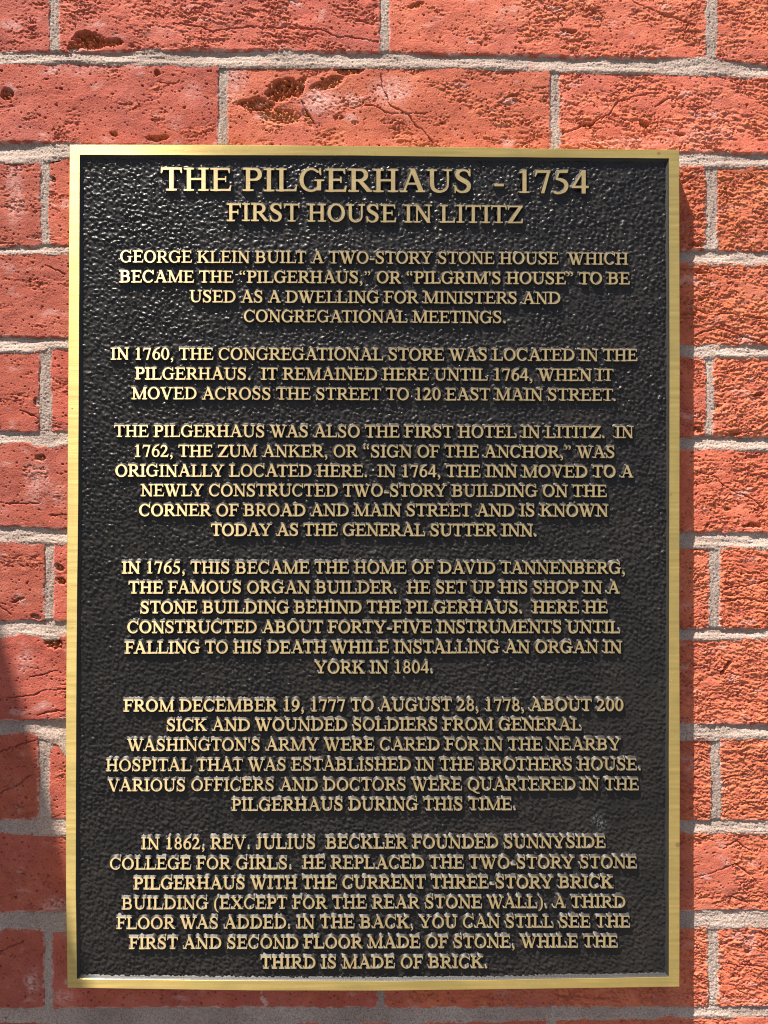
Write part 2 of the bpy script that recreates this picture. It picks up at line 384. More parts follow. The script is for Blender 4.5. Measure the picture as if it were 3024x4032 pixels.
wall = empty('brick_wall', (0, YW, -1.5))
tag(wall, 'weathered red brick wall with pale mortar joints behind the plaque', 'wall')
def brick_height(PXg, PYg, xl, xr, top, bot, seed, coarse):
    x = PXg.astype(np.float32); y = PYg.astype(np.float32)
    r = np.random.RandomState(seed)
    wx = perlin(x/60, y/60, seed+1)*9 + perlin(x/18, y/18, seed+2)*4
    wy = perlin(x/55, y/55, seed+3)*8 + perlin(x/16, y/16, seed+4)*4
    # distance inside the ragged outline
    e1 = np.minimum(y - top(x), bot(x) - y); e2 = np.minimum(x - xl, xr - x)
    e1 = e1 + perlin(x/45, y/30, seed+5)*5 + perlin(x/11, y/11, seed+6)*3.0
    e2 = e2 + perlin(x/30, y/50, seed+7)*5 + perlin(x/11, y/13, seed+8)*3.0
    k = 12.0
    hh = np.clip(0.5 + 0.5*(e2-e1)/k, 0, 1); e = e2*(1-hh) + e1*hh - k*hh*(1-hh) + 4.0
    h = r.uniform(-1.0, 1.5) + fbm(x/260, y/160, 3, seed+9)*6.0
    h = h + (x-(xl+xr)/2)*r.uniform(-0.0012, 0.0012) + (y-2016-0)*0
    rough = sstep(-0.22, 0.30, fbm((x+wx)/170, (y+wy)/90, 3, seed+11) + r.uniform(-0.36, 0.06) + 0.42*sstep(0, 1, (x-1500)/1000))
    ang = r.uniform(-0.22, 0.22); ca, sa = math.cos(ang), math.sin(ang)
    u = (x*ca + y*sa) + wx; v = (-x*sa + y*ca) + wy
    # torn, scaly surface: ledges that drop away downwards
    n1 = perlin(u/44, v/13, seed+13); n2 = perlin(u/21, v/8, seed+14); n3 = perlin(u/10, v/5.5, seed+15)
    saw = v/13.0 + n1*1.5 + n2*0.7; saw = saw - np.floor(saw)
    scale = (np.minimum(saw, 0.8)/0.8 - 0.5) * 2.0
    scaly = scale*3.0*sstep(-0.15, 0.35, perlin(u/80, v/40, seed+16)) + n1*2.8 + n2*2.5 + n3*2.0
    fiss = sstep(0.07, 0.0, np.abs(perlin(u/120, v/15, seed+17))) * sstep(0.05, 0.5, perlin(u/60, v/30, seed+18)) * (0.15+0.85*rough)
    smooth = fbm(x/30, y/24, 3, seed+19)*1.0 + perlin(x/8, y/6, seed+12)*0.35
    h = h + rough*(scaly - 1.4) + (1-rough)*smooth - fiss*(1.5+7.0*rough)
    # pits of several sizes
    for (cs, pr, dep, keep) in ((34, 0.12, 7.0, 0.42), (17, 0.17, 5.0, 0.34), (80, 0.07, 9.0, 0.22), (11, 0.2, 3.2, 0.26)):
        d, a, b2 = worley((x + wx*0.5)/cs + seed*3.1, (y+wy*0.5)/(cs*0.72), seed)
        rad = pr*(0.55+0.9*b2)
        p = (a < keep*(0.55+0.7*rough)) * sstep(rad, rad*0.45, d)
        h = h - p*dep*(0.5+b2)
    worn = rough*sstep(-0.3, 0.5, n1+n2)*0.75
    if not coarse:
        for (cx, cy, rx, ry, dp, an) in CHIPS:
            if cx < xl-80 or cx > xr+80 or abs(cy-float(top(cx)+bot(cx))/2) > 260: continue
            dx = x-cx+wx*0.9; dy = y-cy+wy*0.9; c2, s2 = math.cos(an), math.sin(an)
            q = np.hypot((dx*c2+dy*s2)/rx, (-dx*s2+dy*c2)/ry)
            w = sstep(1.08, 0.72, q)
            h = h*(1-w*0.3) - w*dp*1.5*(0.85+0.7*perlin(x/24, y/15, seed+21) + 0.9*perlin(x/11, y/8, seed+22) + 0.5*perlin(x/5.5, y/5, seed+24))
            worn = np.maximum(worn, w)
        for pts in CRACKS:
            mx = sum(p[0] for p in pts)/len(pts); my = sum(p[1] for p in pts)/len(pts)
            if mx < xl-200 or mx > xr+200 or abs(my-float(top(mx)+bot(mx))/2) > 240: continue
            d = seg_dist(x+wx*0.7, y+wy*0.7, pts)
            wd = 0.9 + 2.4*np.clip(perlin(x/30, y/30, seed+23)+0.3, 0, 1)
            h = h - sstep(wd*1.6, wd*0.4, d)*9.5
    # chipped arrises and rounded edge, then down into the bed
    h = h - np.clip(7 - e, 0, 7)**2*0.055
    h = np.where(e < 0, np.minimum(h, -2 + e*3.0), h)
    h = np.maximum(h, -55)
    lime = np.clip(sstep(9, 1, e)*sstep(-0.2, 0.3, perlin(x/40, y/20, seed+25)), 0, 1)*0.75
    lime = np.maximum(lime, sstep(0.25, 0.6, fbm((x+wx)/120, (y+wy)/60, 3, seed+27))*0.5)
    if not coarse:
        for (cx, cy, rx, ry, k2) in LIME:
            q = np.hypot((x-cx+wx*2)/rx, (y-cy+wy*2)/ry)
            lime = np.maximum(lime, k2*sstep(1.1, 0.2, q)*sstep(-0.35, 0.25, perlin(x/14, y/9, seed+26)+0.1))
    return h, np.clip(worn, 0, 1), lime

TINT = {(1,0):(0.86,0.84,0.95),(1,1):(0.98,1.02,1.12),(1,2):(1.12,1.08,0.92)}
nb = 0
for k in range(13):
    pl = PERP[k]
    for i in range(len(pl)-1):
        xl, xr = pl[i][1], pl[i+1][0]
        if xr < -1900 or xl > 4900: continue
        xm = (xl+xr)/2
        inview = (xr > X0V and xl < X1V and BOTS[k](xm) > Y0V and TOPS[k](xm) < Y1V)
        hiddenb = (3 <= k <= 10 and xl > PX0 and xr < PX1)
        coarse = (not inview) or hiddenb
        hid = (PX0, PX1) if 3 <= k <= 10 else None
        xs = axis(xl-8, xr+8, 26 if coarse else FINE, 26, hid)
        y0 = float(min(TOPS[k](x) for x in np.linspace(xl, xr, 12)))-8; y1 = float(max(BOTS[k](x) for x in np.linspace(xl, xr, 12)))+8
        ys = yaxis(y0, y1, 20 if coarse else FINE, 20, coarse)
        G, Hh = np.meshgrid(xs, ys)
        seed = 11 + k*17 + i*5
        h, worn, lime = brick_height(G, Hh, xl, xr, TOPS[k], BOTS[k], seed, coarse)
        cxw = (xm-1512)*S1; ym = (y0+y1)/2; czw = -(ym-2016)*S1
        co = wall_co(G, Hh, h, cxw, czw)
        me = raw_mesh('brick', co, grid_faces(len(ys), len(xs)), 4, [M_BRICK], attrs={'worn': worn, 'lime': lime})
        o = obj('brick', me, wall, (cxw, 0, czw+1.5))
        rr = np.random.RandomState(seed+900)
        warm_falloff = min(1, max(0, (xm-400)/2200))
        v = rr.uniform(0.90, 1.06)*(0.71+0.36*warm_falloff)  # random brick tone, times the wall's left-to-right light falloff put into the colour
        o.color = (v, v*(0.93+0.19*warm_falloff)*rr.uniform(0.92, 1.06), v*(0.98-0.02*warm_falloff)*rr.uniform(0.88, 1.08), 1)
        nb += 1

# mortar: weathered joints, recessed under the course above and flush with the one below
mco = []; mf = []; moff = 0
def add_grid(G, Hh, h):
    global moff
    mco.append(wall_co(G, Hh, h)); mf.append(grid_faces(G.shape[0], G.shape[1], moff)); moff += G.size
def mortar_noise(x, y, s, vert=False):
    if vert: return mortar_noise(y, x, s)
    d, a, b2 = worley(x/11, y/9, s)
    return fbm(x/90, y/16, 3, s)*3.6 + perlin(x/13, y/8, s+3)*1.1 + perlin(x/6, y/6, s+5)*1.3 - (a < 0.2)*sstep(0.45, 0.1, d)*2.6
for k in range(12):
    ov = 13
    for (xa, xb) in ((-1900, 4900),):
        xs = axis(xa, xb, FINE, 26, (PX0, PX1) if 2 <= k <= 10 else None)
        nv = 30
        vis = Y0V-60 < BOTS[k](1500) < Y1V+60
        ts = np.linspace(0, 1, nv if vis else 5)
        X = np.repeat(xs[None, :], len(ts), 0)
        a = BOTS[k](X)-ov; b = TOPS[k+1](X)+ov
        Y = a + ts[:, None]*(b-a)
        v = (Y-(a+ov))/(b-a-2*ov)                  # 0 upper edge of the joint, 1 lower edge
        var = fbm(X/330, Y*0+k*3.3, 3, 60+k)       # how deep the joint is raked along its length
        dp = np.clip(8.5 + var*18, 1.0, 17)
        if k >= 10: dp = dp*0.5
        prof = -dp*(1 - sstep(-0.05, 1.0, v)**1.3)
        lip = 2.2*sstep(0.72, 0.95, v)
        h = prof + lip - 1.0 + mortar_noise(X.astype(np.float32), Y.astype(np.float32), 70+k)
        h = h - sstep(0.10, -0.35, v)*6 - sstep(1.05, 1.45, v)*5
        add_grid(X, Y, h)
for k in range(13):
    for i, (a, b) in enumerate(PERP[k]):
        if b < -1850 or a > 4850: continue
        hiddenp = (3 <= k <= 10 and a > PX0 and b < PX1)
        vis = X0V < (a+b)/2 < X1V and not hiddenp
        xs = np.arange(a-13, b+13.1, FINE if vis else 14, dtype=np.float32)
        y0 = float(TOPS[k]((a+b)/2)); y1 = float(BOTS[k]((a+b)/2))
        ys = np.arange(y0-6, y1+6, FINE if vis else 20, dtype=np.float32)
        G, Hh = np.meshgrid(xs, ys)
        u = (G-a)/(b-a)
        seed = 300+k*11+i
        flush = perlin(G/60, Hh/120, seed)*2.5
        h = -2.4 + flush - 2.2*(1-u)*0.6 + mortar_noise(G, Hh, seed, True)
        h = h - sstep(0.04, -0.3, u)*5 - sstep(0.96, 1.3, u)*5
        h = h - sstep(y0+4, y0-6, Hh)*5 - sstep(y1-5, y1+6, Hh)*5
        add_grid(G, Hh, h)
me = raw_mesh('mortar', np.concatenate(mco), np.concatenate(mf), 4, [M_MORTAR])
tag(obj('mortar', me, wall, (0, 0, 1.5)))
core = boxes_mesh('wall_core', [((-1880-1512)*S1, (4880-1512)*S1, 60*S0, 0.20, -(4500-2016)*S1, -(-530-2016)*S1)], [M_MORTAR])
obj('wall_core', core, wall, (0, 0, 1.5))

# ------------------------------------------------------------------ plaque
plaque = empty('memorial_plaque', (0, YW, -(3890-2016)*S0))
tag(plaque, 'cast plaque with raised brass lettering on black pebbled ground inside a brushed brass border', 'plaque')
PO = (0, -YW, (3890-2016)*S0)      # parts are laid out from the face centre
OUT_T = curve([(270,570),(900,569.6),(1500,575.6),(1900,580),(2100,584.7),(2676,589)])
IN_T = curve([(310,609.6),(1400,612),(1900,618),(2636,623.5)])
OUT_B = curve([(262,3890),(600,3895.5),(1000,3901),(1500,3901.6),(2024,3895.5),(2678,3886)])
IN_B = curve([(300,3854),(900,3861),(1500,3863.6),(2000,3858),(2636,3847)])
OUT_L = curve([(570,274),(1000,271),(1600,267),(2000,265),(2400,262),(2900,258.6),(3500,259),(3890,264.5)])
IN_L = curve([(610,314),(1000,312.5),(1600,310),(2100,307),(2400,303),(2900,300),(3500,298.5),(3855,303)])
OUT_R = curve([(589,2675),(1400,2677.5),(2400,2675.5),(3000,2678),(3886,2676)])
IN_R = curve([(623,2634),(1400,2637),(2400,2635),(3000,2634),(3847,2634)])
def loop(L, R, T, B, n=60, inset=0.0):
    """closed loop, clockwise in picture space starting top-left"""
    x0, x1 = float(L(600)), float(R(600)); x2, x3 = float(L(3880)), float(R(3880))
    yt0, yt1 = float(T(x0)), float(T(x1)); yb0, yb1 = float(B(x2)), float(B(x3))
    t = np.linspace(0, 1, n, endpoint=False)
    xs = x0+(x1-x0)*t; top = np.stack([xs, T(xs)], -1)
    ys = yt1+(yb1-yt1)*t; right = np.stack([R(ys), ys], -1)
    xs = x3+(x2-x3)*t; botm = np.stack([xs, B(xs)], -1)
    ys = yb0+(yt0-yb0)*t; left = np.stack([L(ys), ys], -1)
    if inset:
        def ins(arr, dx, dy): arr[:, 0] += dx; arr[:, 1] += dy
        top[:, 1] += inset; botm[:, 1] -= inset; right[:, 0] -= inset; left[:, 0] += inset
        top[0, 0] += inset; right[0, 1] += inset; botm[0, 0] -= inset; left[0, 1] -= inset
    return np.concatenate([top, right, botm, left])
def plq_co(P, h):
    return np.stack([(P[:, 0]-1512)*S0, np.full(len(P), 0.0)-h*S0, -(P[:, 1]-2016)*S0], -1)
lo = loop(OUT_L, OUT_R, OUT_T, OUT_B); li = loop(IN_L, IN_R, IN_T, IN_B)
jit = np.random.RandomState(3)
lo2 = loop(OUT_L, OUT_R, OUT_T, OUT_B, inset=1.8); li2 = loop(IN_L, IN_R, IN_T, IN_B, inset=-0.8)
liw = loop(IN_L, IN_R, IN_T, IN_B, inset=8.5); lim = loop(IN_L, IN_R, IN_T, IN_B, inset=3.6)
liw2 = loop(IN_L, IN_R, IN_T, IN_B, inset=13.0)
nz = np.stack([perlin(np.arange(240)/3.1, np.zeros(240), 5), perlin(np.arange(240)/3.1, np.ones(240)*.5, 6)], -1)
rings = [(lo, -THK-6), (lo, -1.8), (lo2, 0.0), (li2 + nz*0.5, 0.0), (li + nz*0.6, -0.9), (lim + nz*1.0, -DEPTH*0.5), (liw + nz*1.5, -DEPTH*0.93), (liw2 + nz*2, -DEPTH-4)]
co = np.concatenate([plq_co(P, h) for P, h in rings]); n = len(lo)
f = []; mi = []
for r in range(len(rings)-1):
    for i in range(n):
        j = (i+1) % n
        f.append((r*n+i, (r+1)*n+i, (r+1)*n+j, r*n+j)); mi.append(0 if r < 4 else 1)
fm = raw_mesh('border_frame', co, f, 4, [M_BRASS, M_EDGE], mi, smooth=False)
obj('border_frame', fm, plaque, PO)
# pebbled ground panel
PS = 4.3
xs = np.arange(300, 2646, PS, dtype=np.float32); ys = np.arange(608, 3868, PS, dtype=np.float32)
G, Hh = np.meshgrid(xs, ys)
def pebble(x, y):
    wx = perlin(x/40, y/40, 81)*9; wy = perlin(x/40, y/40, 82)*9
    d, r1, r2 = worley((x+wx)/15.0, (y+wy)/11.5, 83)
    blob = sstep(0.62, 0.12, d)*(0.35+0.9*r1)
    b = perlin((x-wy)/13.0+40, (y+wx)/9.0, 84)
    amp = np.clip(0.98 + 0.35*fbm(x/420, y/420, 2, 85) - 0.30*sstep(1900, 2700, x)*sstep(1800, 3400, y), 0.45, 1.3)
    coarse = fbm(x/150, y/150, 2, 86)*1.6
    return coarse + amp*(blob*5.8 + b*1.4) - 2.7 + perlin(x/6, y/6, 87)*0.5
h = pebble(G, Hh)
e = np.minimum(np.minimum(G-IN_L(Hh), IN_R(Hh)-G), np.minimum(Hh-IN_T(G), IN_B(G)-Hh))
h = -DEPTH + np.where(e < 12, h*np.clip(e/12, 0.25, 1) - 1.2*(1-np.clip((e-4)/10, 0, 1)), h)
co = np.stack([(G-1512)*S0, -h*S0, -(Hh-2016)*S0], -1).reshape(-1, 3)
obj('pebbled_panel', raw_mesh('pebbled_panel', co, grid_faces(len(ys), len(xs)), 4, [M_PAINT]), plaque, PO)
back = boxes_mesh('back_plate', [((310-1512)*S0, (2630-1512)*S0, 16*S0, THK*S0, -(3850-2016)*S0, -(620-2016)*S0)], [M_PAINT])
obj('back_plate', back, plaque, PO)

# ------------------------------------------------------------------ letters: roman capitals drawn as distance fields
T_, t_, s_ = 112.0, 56.0, 46.0
STEP = 9.0
GXS = np.arange(-70, 1020, STEP); GYS = np.arange(-230, 760, STEP)
UX, UY = np.meshgrid(GXS, GYS)
def s_poly(pts):
    pts = np.array(pts, float); n = len(pts)
    d = np.full(UX.shape, 1e9); inside = np.zeros(UX.shape, bool)
    for i in range(n):
        ax, ay = pts[i]; bx, by = pts[(i+1) % n]; dx, dy = bx-ax, by-ay
        t = np.clip(((UX-ax)*dx+(UY-ay)*dy)/max(dx*dx+dy*dy, 1e-9), 0, 1)
        d = np.minimum(d, np.hypot(UX-ax-t*dx, UY-ay-t*dy))
        c = ((ay > UY) != (by > UY)) & (UX < (bx-ax)*(UY-ay)/(by-ay+1e-12)+ax); inside ^= c
    return np.where(inside, -d, d)
def s_rect(x0, y0, x1, y1): return s_poly([(x0,y0),(x1,y0),(x1,y1),(x0,y1)])
def s_diag(x0, y0, x1, y1, w):
    """parallelogram with horizontal cut ends and horizontal width w"""
    return s_poly([(x0-w/2,y0),(x0+w/2,y0),(x1+w/2,y1),(x1-w/2,y1)])
def s_ell(cx, cy, rx, ry):
    a = np.linspace(0, 2*np.pi, 56, endpoint=False); return s_poly(np.stack([cx+rx*np.cos(a), cy+ry*np.sin(a)], -1))
def s_ring(cx, cy, rx, ry, T=T_, t=t_): return np.maximum(s_ell(cx, cy, rx, ry), -s_ell(cx, cy, rx-T, ry-t))
def s_stroke(P, sub=7):
    P = np.array(P, float); n = len(P)
    out = []
    for i in range(n-1):
        p0 = P[max(i-1, 0)]; p1 = P[i]; p2 = P[i+1]; p3 = P[min(i+2, n-1)]
        for q in range(sub):
            t = q/sub
            out.append(0.5*((2*p1)+(-p0+p2)*t+(2*p0-5*p1+4*p2-p3)*t*t+(-p0+3*p1-3*p2+p3)*t**3))
    out.append(P[-1]); out = np.array(out)
    d = np.full(UX.shape, 1e9)
    for a, b in zip(out[:-1], out[1:]):
        dx, dy = b[0]-a[0], b[1]-a[1]
        t = np.clip(((UX-a[0])*dx+(UY-a[1])*dy)/max(dx*dx+dy*dy, 1e-9), 0, 1)
        d = np.minimum(d, np.hypot(UX-a[0]-t*dx, UY-a[1]-t*dy)-(a[2]+(b[2]-a[2])*t))
    return d
def s_bowl(x0, xr, yb, yt, T=T_, t=t_):
    def D_(x0, xr, yb, yt):
        ry = (yt-yb)/2; rx = min(ry*0.95, (xr-x0)*0.62); xm = xr-rx; cy = (yt+yb)/2
        a = np.linspace(np.pi/2, -np.pi/2, 26)
        return s_poly([(x0, yt)]+[(xm+rx*math.cos(q), cy+ry*math.sin(q)) for q in a]+[(x0, yb)])
    return np.maximum(D_(x0, xr, yb, yt), -D_(x0-40, xr-T, yb+t, yt-t))
def smin(a, b, k=20.0):
    h = np.clip(0.5+0.5*(b-a)/k, 0, 1); return b*(1-h)+a*h-k*h*(1-h)
def U(*L):
    r = L[0]
    for q in L[1:]: r = smin(r, q)
    return r
CH = 662.0
def bs(x0, x1): return s_rect(x0, 0, x1, s_)
def ts(x0, x1): return s_rect(x0, CH-s_, x1, CH)
def st(xc, w=T_, y0=0, y1=CH): return s_rect(xc-w/2, y0, xc+w/2, y1)
def arm_t(x0, x1, drop=150): return U(s_rect(x0, CH-t_, x1-8, CH), s_poly([(x1-58, CH-t_+6), (x1-6, CH), (x1+6, CH-drop), (x1-26, CH-drop)]))
def arm_b(x0, x1, up=165): return U(s_rect(x0, 0, x1-20, t_), s_poly([(x1-75, t_-6), (x1-30, 0), (x1+6, up), (x1-26, up)]))
def midarm(x1, y=344): return U(s_rect(150, y-t_/2, x1, y+t_/2), s_rect(x1-14, y-88, x1+20, y+88))
def cshape(cx, w):
    rx = w-T_/2; ry = 345-t_/2
    P = []
    for a in np.linspace(48, 318, 15):
        r = math.radians(a); k = abs(math.cos(r))**1.5 if math.cos(r) < 0 else abs(math.cos(r))**3*0.35
        P.append((cx+rx*math.cos(r), 331+ry*math.sin(r), t_/2+(T_-t_)/2*k))
    return s_stroke(P, 4)
GL = {}
def glyph(ch, adv, f): GL[ch] = (adv, f)
glyph('I', 333, lambda: U(st(166), bs(18,315), ts(18,315)))
glyph('H', 722, lambda: U(st(160), st(562), bs(19,302), bs(420,703), ts(19,302), ts(420,703), s_rect(160,312,562,312+t_)))
glyph('E', 611, lambda: U(st(160), bs(12,200), ts(12,200), arm_t(160,548), arm_b(160,590), midarm(430)))
glyph('F', 556, lambda: U(st(160), bs(12,310), ts(12,200), arm_t(160,540), midarm(425)))
glyph('L', 611, lambda: U(st(160), ts(12,308), bs(12,200), arm_b(160,592,175)))
glyph('T', 611, lambda: U(st(305), bs(160,450), s_rect(30,CH-t_,580,CH), s_poly([(75,CH-t_+6),(24,CH),(14,CH-160),(44,CH-160)]), s_poly([(535,CH-t_+6),(586,CH),(596,CH-160),(566,CH-160)])))
glyph('P', 556, lambda: U(st(160), bs(16,310), ts(16,200), s_bowl(160,542,296,CH)))
glyph('B', 667, lambda: U(st(160), bs(17,200), ts(17,200), s_bowl(160,560,322,CH), s_bowl(160,595,0,322+t_)))
glyph('D', 722, lambda: U(st(160), bs(16,200), ts(16,200), s_bowl(160,690,0,CH)))
glyph('R', 667, lambda: U(st(160), bs(17,302), ts(17,200), s_bowl(160,556,304,CH), s_diag(330,325,575,20,T_*1.2), s_rect(520,0,664,s_-6)))
glyph('K', 722, lambda: U(st(160), bs(24,305), ts(24,305), s_diag(215,300,575,640,t_*1.35), ts(420,690), s_diag(325,400,610,20,T_*1.28), bs(450,722)))
glyph('A', 722, lambda: U(s_diag(356,655,128,20,t_*1.02), s_diag(352,684,598,20,T_*1.16), bs(12,218), bs(455,710), s_rect(190,215,510,215+t_)))
glyph('V', 722, lambda: U(s_diag(126,645,372,-12,T_*1.16), s_diag(372,0,588,645,t_*1.0), ts(12,305), ts(480,702)))
glyph('W', 944, lambda: U(s_diag(112,645,322,-12,T_*1.12), s_diag(322,0,484,600,t_), s_diag(420,645,630,-12,T_*1.12), s_diag(630,0,832,645,t_), ts(4,270), ts(330,560), ts(716,940)))
glyph('M', 889, lambda: U(st(146,t_+4), s_diag(160,662,452,10,T_*1.12), s_diag(440,20,740,662,t_*0.95), st(742), bs(12,282), bs(606,876), ts(14,190), ts(690,874)))
glyph('N', 722, lambda: U(st(146,t_+2), s_diag(132,662,592,-10,T_*1.25), st(592,t_+2), bs(14,282), ts(10,190), ts(464,710)))
glyph('O', 722, lambda: s_ring(361,331,328,346,T_*1.04))
glyph('Q', 722, lambda: U(s_ring(361,331,328,346,T_*1.04), s_stroke([(330,10,34),(450,-70,40),(570,-130,34),(700,-150,22)])))
glyph('C', 667, lambda: U(cshape(352,324), s_poly([(588,676),(622,676),(628,456),(594,456),(560,560)])))
glyph('G', 722, lambda: U(cshape(352,322), s_poly([(588,676),(622,676),(632,470),(598,470),(560,570)]), st(570,T_,30,320), s_rect(440,300,712,300+s_)))
glyph('S', 556, lambda: U(s_stroke([(448,500,t_*.4),(420,590,t_*.5),(350,640,t_*.5),(255,645,t_*.5),(160,612,T_*.42),(116,530,T_*.5),(150,440,T_*.55),(270,360,T_*.60),(400,275,T_*.55),(436,175,T_*.5),(395,70,T_*.42),(300,18,t_*.5),(200,20,t_*.5),(110,75,t_*.5),(68,180,t_*.4)]),
      s_poly([(448,676),(474,676),(480,466),(452,466),(440,560)]), s_poly([(44,-14),(72,-14),(80,90),(66,212),(40,212)])))
glyph('U', 722, lambda: U(s_stroke([(158,620,T_/2),(158,420,T_/2),(160,220,T_/2),(200,95,T_*.45),(300,32,t_*.75),(400,20,t_*.55),(510,58,t_*.5),(574,140,t_*.5),(592,250,t_*.5),(592,430,t_*.5),(592,630,t_*.5)],5), ts(14,300), ts(474,710)))
glyph('X', 722, lambda: U(s_diag(140,645,585,15,T_*1.25), s_diag(570,645,140,15,t_*1.2), bs(10,270), bs(440,714), ts(18,310), ts(450,694)))
glyph('Y', 722, lambda: U(s_diag(118,645,366,270,T_*1.22), s_diag(596,645,376,270,t_*1.15), st(366,T_,0,310), bs(212,520), ts(14,298), ts(476,708)))
glyph('Z', 611, lambda: U(s_rect(36,CH-t_,580,CH), s_poly([(86,CH-t_+6),(34,CH),(26,CH-155),(56,CH-155)]), s_diag(512,640,92,15,T_*1.32), s_rect(14,0,570,t_), s_poly([(520,t_-6),(566,0),(600,170),(570,170)])))
glyph('J', 389, lambda: U(s_stroke([(214,630,T_/2),(214,400,T_/2),(214,160,T_/2),(196,50,T_*.42),(130,4,t_*.5),(70,34,t_*.95)],5), ts(70,368)))
glyph('0', 500, lambda: s_ring(250,331,226,345,T_*.98))
glyph('1', 500, lambda: U(st(256,T_,0,672), bs(112,396), s_poly([(108,590),(120,560),(240,600),(300,676),(262,676)])))
glyph('2', 500, lambda: U(s_stroke([(50,500,t_*.4),(88,590,t_*.6),(180,632,T_*.38),(290,610,T_*.45),(346,520,T_*.5),(330,410,T_*.48),(250,270,T_*.4),(150,150,T_*.34),(70,50,T_*.3)]), s_rect(28,0,425,78), s_poly([(370,70),(420,0),(476,150),(446,156)])))
glyph('4', 500, lambda: U(st(340,T_,0,676), s_diag(330,670,40,175,t_*1.15), s_rect(14,158,476,158+t_*1.15)))
glyph('5', 500, lambda: U(s_poly([(160,586),(410,586),(440,688),(172,662)]), s_stroke([(172,640,t_*.5),(140,520,t_*.5),(112,420,t_*.5)]), s_stroke([(110,410,t_*.5),(215,395,T_*.42),(330,335,T_*.5),(380,220,T_*.5),(340,85,T_*.42),(235,14,t_*.55),(130,0,t_*.6),(62,30,t_*.75)])))
glyph('6', 500, lambda: U(s_ring(258,210,214,224,T_*.92), s_stroke([(98,230,T_*.5),(110,370,T_*.5),(190,520,T_*.42),(300,620,T_*.32),(432,668,t_*.4)])))
glyph('7', 500, lambda: U(s_poly([(58,586),(450,586),(450,662),(70,662)]), s_poly([(20,480),(48,474),(100,590),(72,662),(60,662)]), s_poly([(362,600),(450,640),(286,-8),(190,-8)])))
glyph('8', 500, lambda: U(s_ring(250,500,176,176,T_*.78), s_ring(250,178,204,192,T_*.86)))
glyph('9', 500, lambda: U(s_ring(242,452,214,224,T_*.92), s_stroke([(402,432,T_*.5),(390,292,T_*.5),(310,142,T_*.42),(200,42,T_*.32),(68,-6,t_*.4)])))
glyph('.', 250, lambda: s_ell(125,46,62,62))
glyph(',', 250, lambda: U(s_ell(118,46,60,60), s_stroke([(150,30,34),(158,-30,28),(130,-90,20),(80,-135,12)])))
glyph('-', 333, lambda: s_rect(36,190,296,262))
glyph("'", 180, lambda: s_poly([(44,676),(136,676),(112,440),(68,440)]))
def comma_top(x, flip):
    def f():
        q = U(s_ell(x,614 if not flip else 500,50,50), s_stroke([(x+28,600,30),(x+34,550,24),(x+8,500,18),(x-36,456,10)] if not flip else [(x-28,512,30),(x-34,562,24),(x-8,616,18),(x+36,660,10)]))
        return q
    return f
glyph('\u201c', 444, lambda: np.minimum(comma_top(120, True)(), comma_top(310, True)()))
glyph('\u201d', 444, lambda: np.minimum(comma_top(120, False)(), comma_top(310, False)()))
glyph('(', 333, lambda: s_stroke([(284,668,12),(190,590,30),(120,450,42),(100,250,48),(120,60,42),(190,-85,30),(284,-165,12)]))
glyph(')', 333, lambda: s_stroke([(49,668,12),(143,590,30),(213,450,42),(233,250,48),(213,60,42),(143,-85,30),(49,-165,12)]))

def contours(F, level):
    """marching squares -> closed loops (interior on the left)"""
    V = F - level; ny, nx = V.shape
    nxt = {}; pos = {}
    def ex(i, j):      # horizontal edge from (i,j) to (i,j+1)
        k = ('h', i, j)
        if k not in pos:
            a, b = V[i, j], V[i, j+1]; t = a/(a-b); pos[k] = (GXS[j]+STEP*t, GYS[i])
        return k
    def ey(i, j):
        k = ('v', i, j)
        if k not in pos:
            a, b = V[i, j], V[i+1, j]; t = a/(a-b); pos[k] = (GXS[j], GYS[i]+STEP*t)
        return k
    I = V < 0
    cells = np.argwhere((I[:-1, :-1] != I[1:, 1:]) | (I[:-1, 1:] != I[1:, :-1]) | (I[:-1, :-1] != I[:-1, 1:]))
    for i, j in cells:
        c = (I[i, j], I[i, j+1], I[i+1, j+1], I[i+1, j])
        B = lambda: ex(i, j)
        R = lambda: ey(i, j+1)
        Tt = lambda: ex(i+1, j)
        L = lambda: ey(i, j)
        code = c[0]*1+c[1]*2+c[2]*4+c[3]*8
        tb = {1:[(B,L)],2:[(R,B)],3:[(R,L)],4:[(Tt,R)],5:[(B,L),(Tt,R)],6:[(Tt,B)],7:[(Tt,L)],8:[(L,Tt)],9:[(B,Tt)],10:[(R,B),(L,Tt)],11:[(R,Tt)],12:[(L,R)],13:[(B,R)],14:[(L,B)]}
        for a, b in tb.get(int(code), []): nxt[a()] = b()
    loops = []; seen = set()
    for k0 in list(nxt):
        if k0 in seen: continue
        l = []; k = k0
        while k not in seen and k in nxt:
            seen.add(k); l.append(pos[k]); k = nxt[k]
        if len(l) > 8: loops.append(np.array(l))
    return loops
def simplify(L, tol):
    n = len(L)
    a = 0; b = int(np.argmax(np.hypot(*(L-L[0]).T)))
    keep = {a, b}
    def rec(i, j):
        idx = np.arange(i+1, j) % n if j > i else np.array([], int)
        if len(idx) == 0: return
        p, q = L[i % n], L[j % n]; d = q-p; ln = np.hypot(*d)+1e-9
        dist = np.abs(d[0]*(L[idx, 1]-p[1])-d[1]*(L[idx, 0]-p[0]))/ln
        m = int(np.argmax(dist))
        if dist[m] > tol:
            keep.add(int(idx[m])); rec(i, i+1+m); rec(i+1+m, j)
    rec(a, b); rec(b, a+n)
    return L[sorted(keep)]
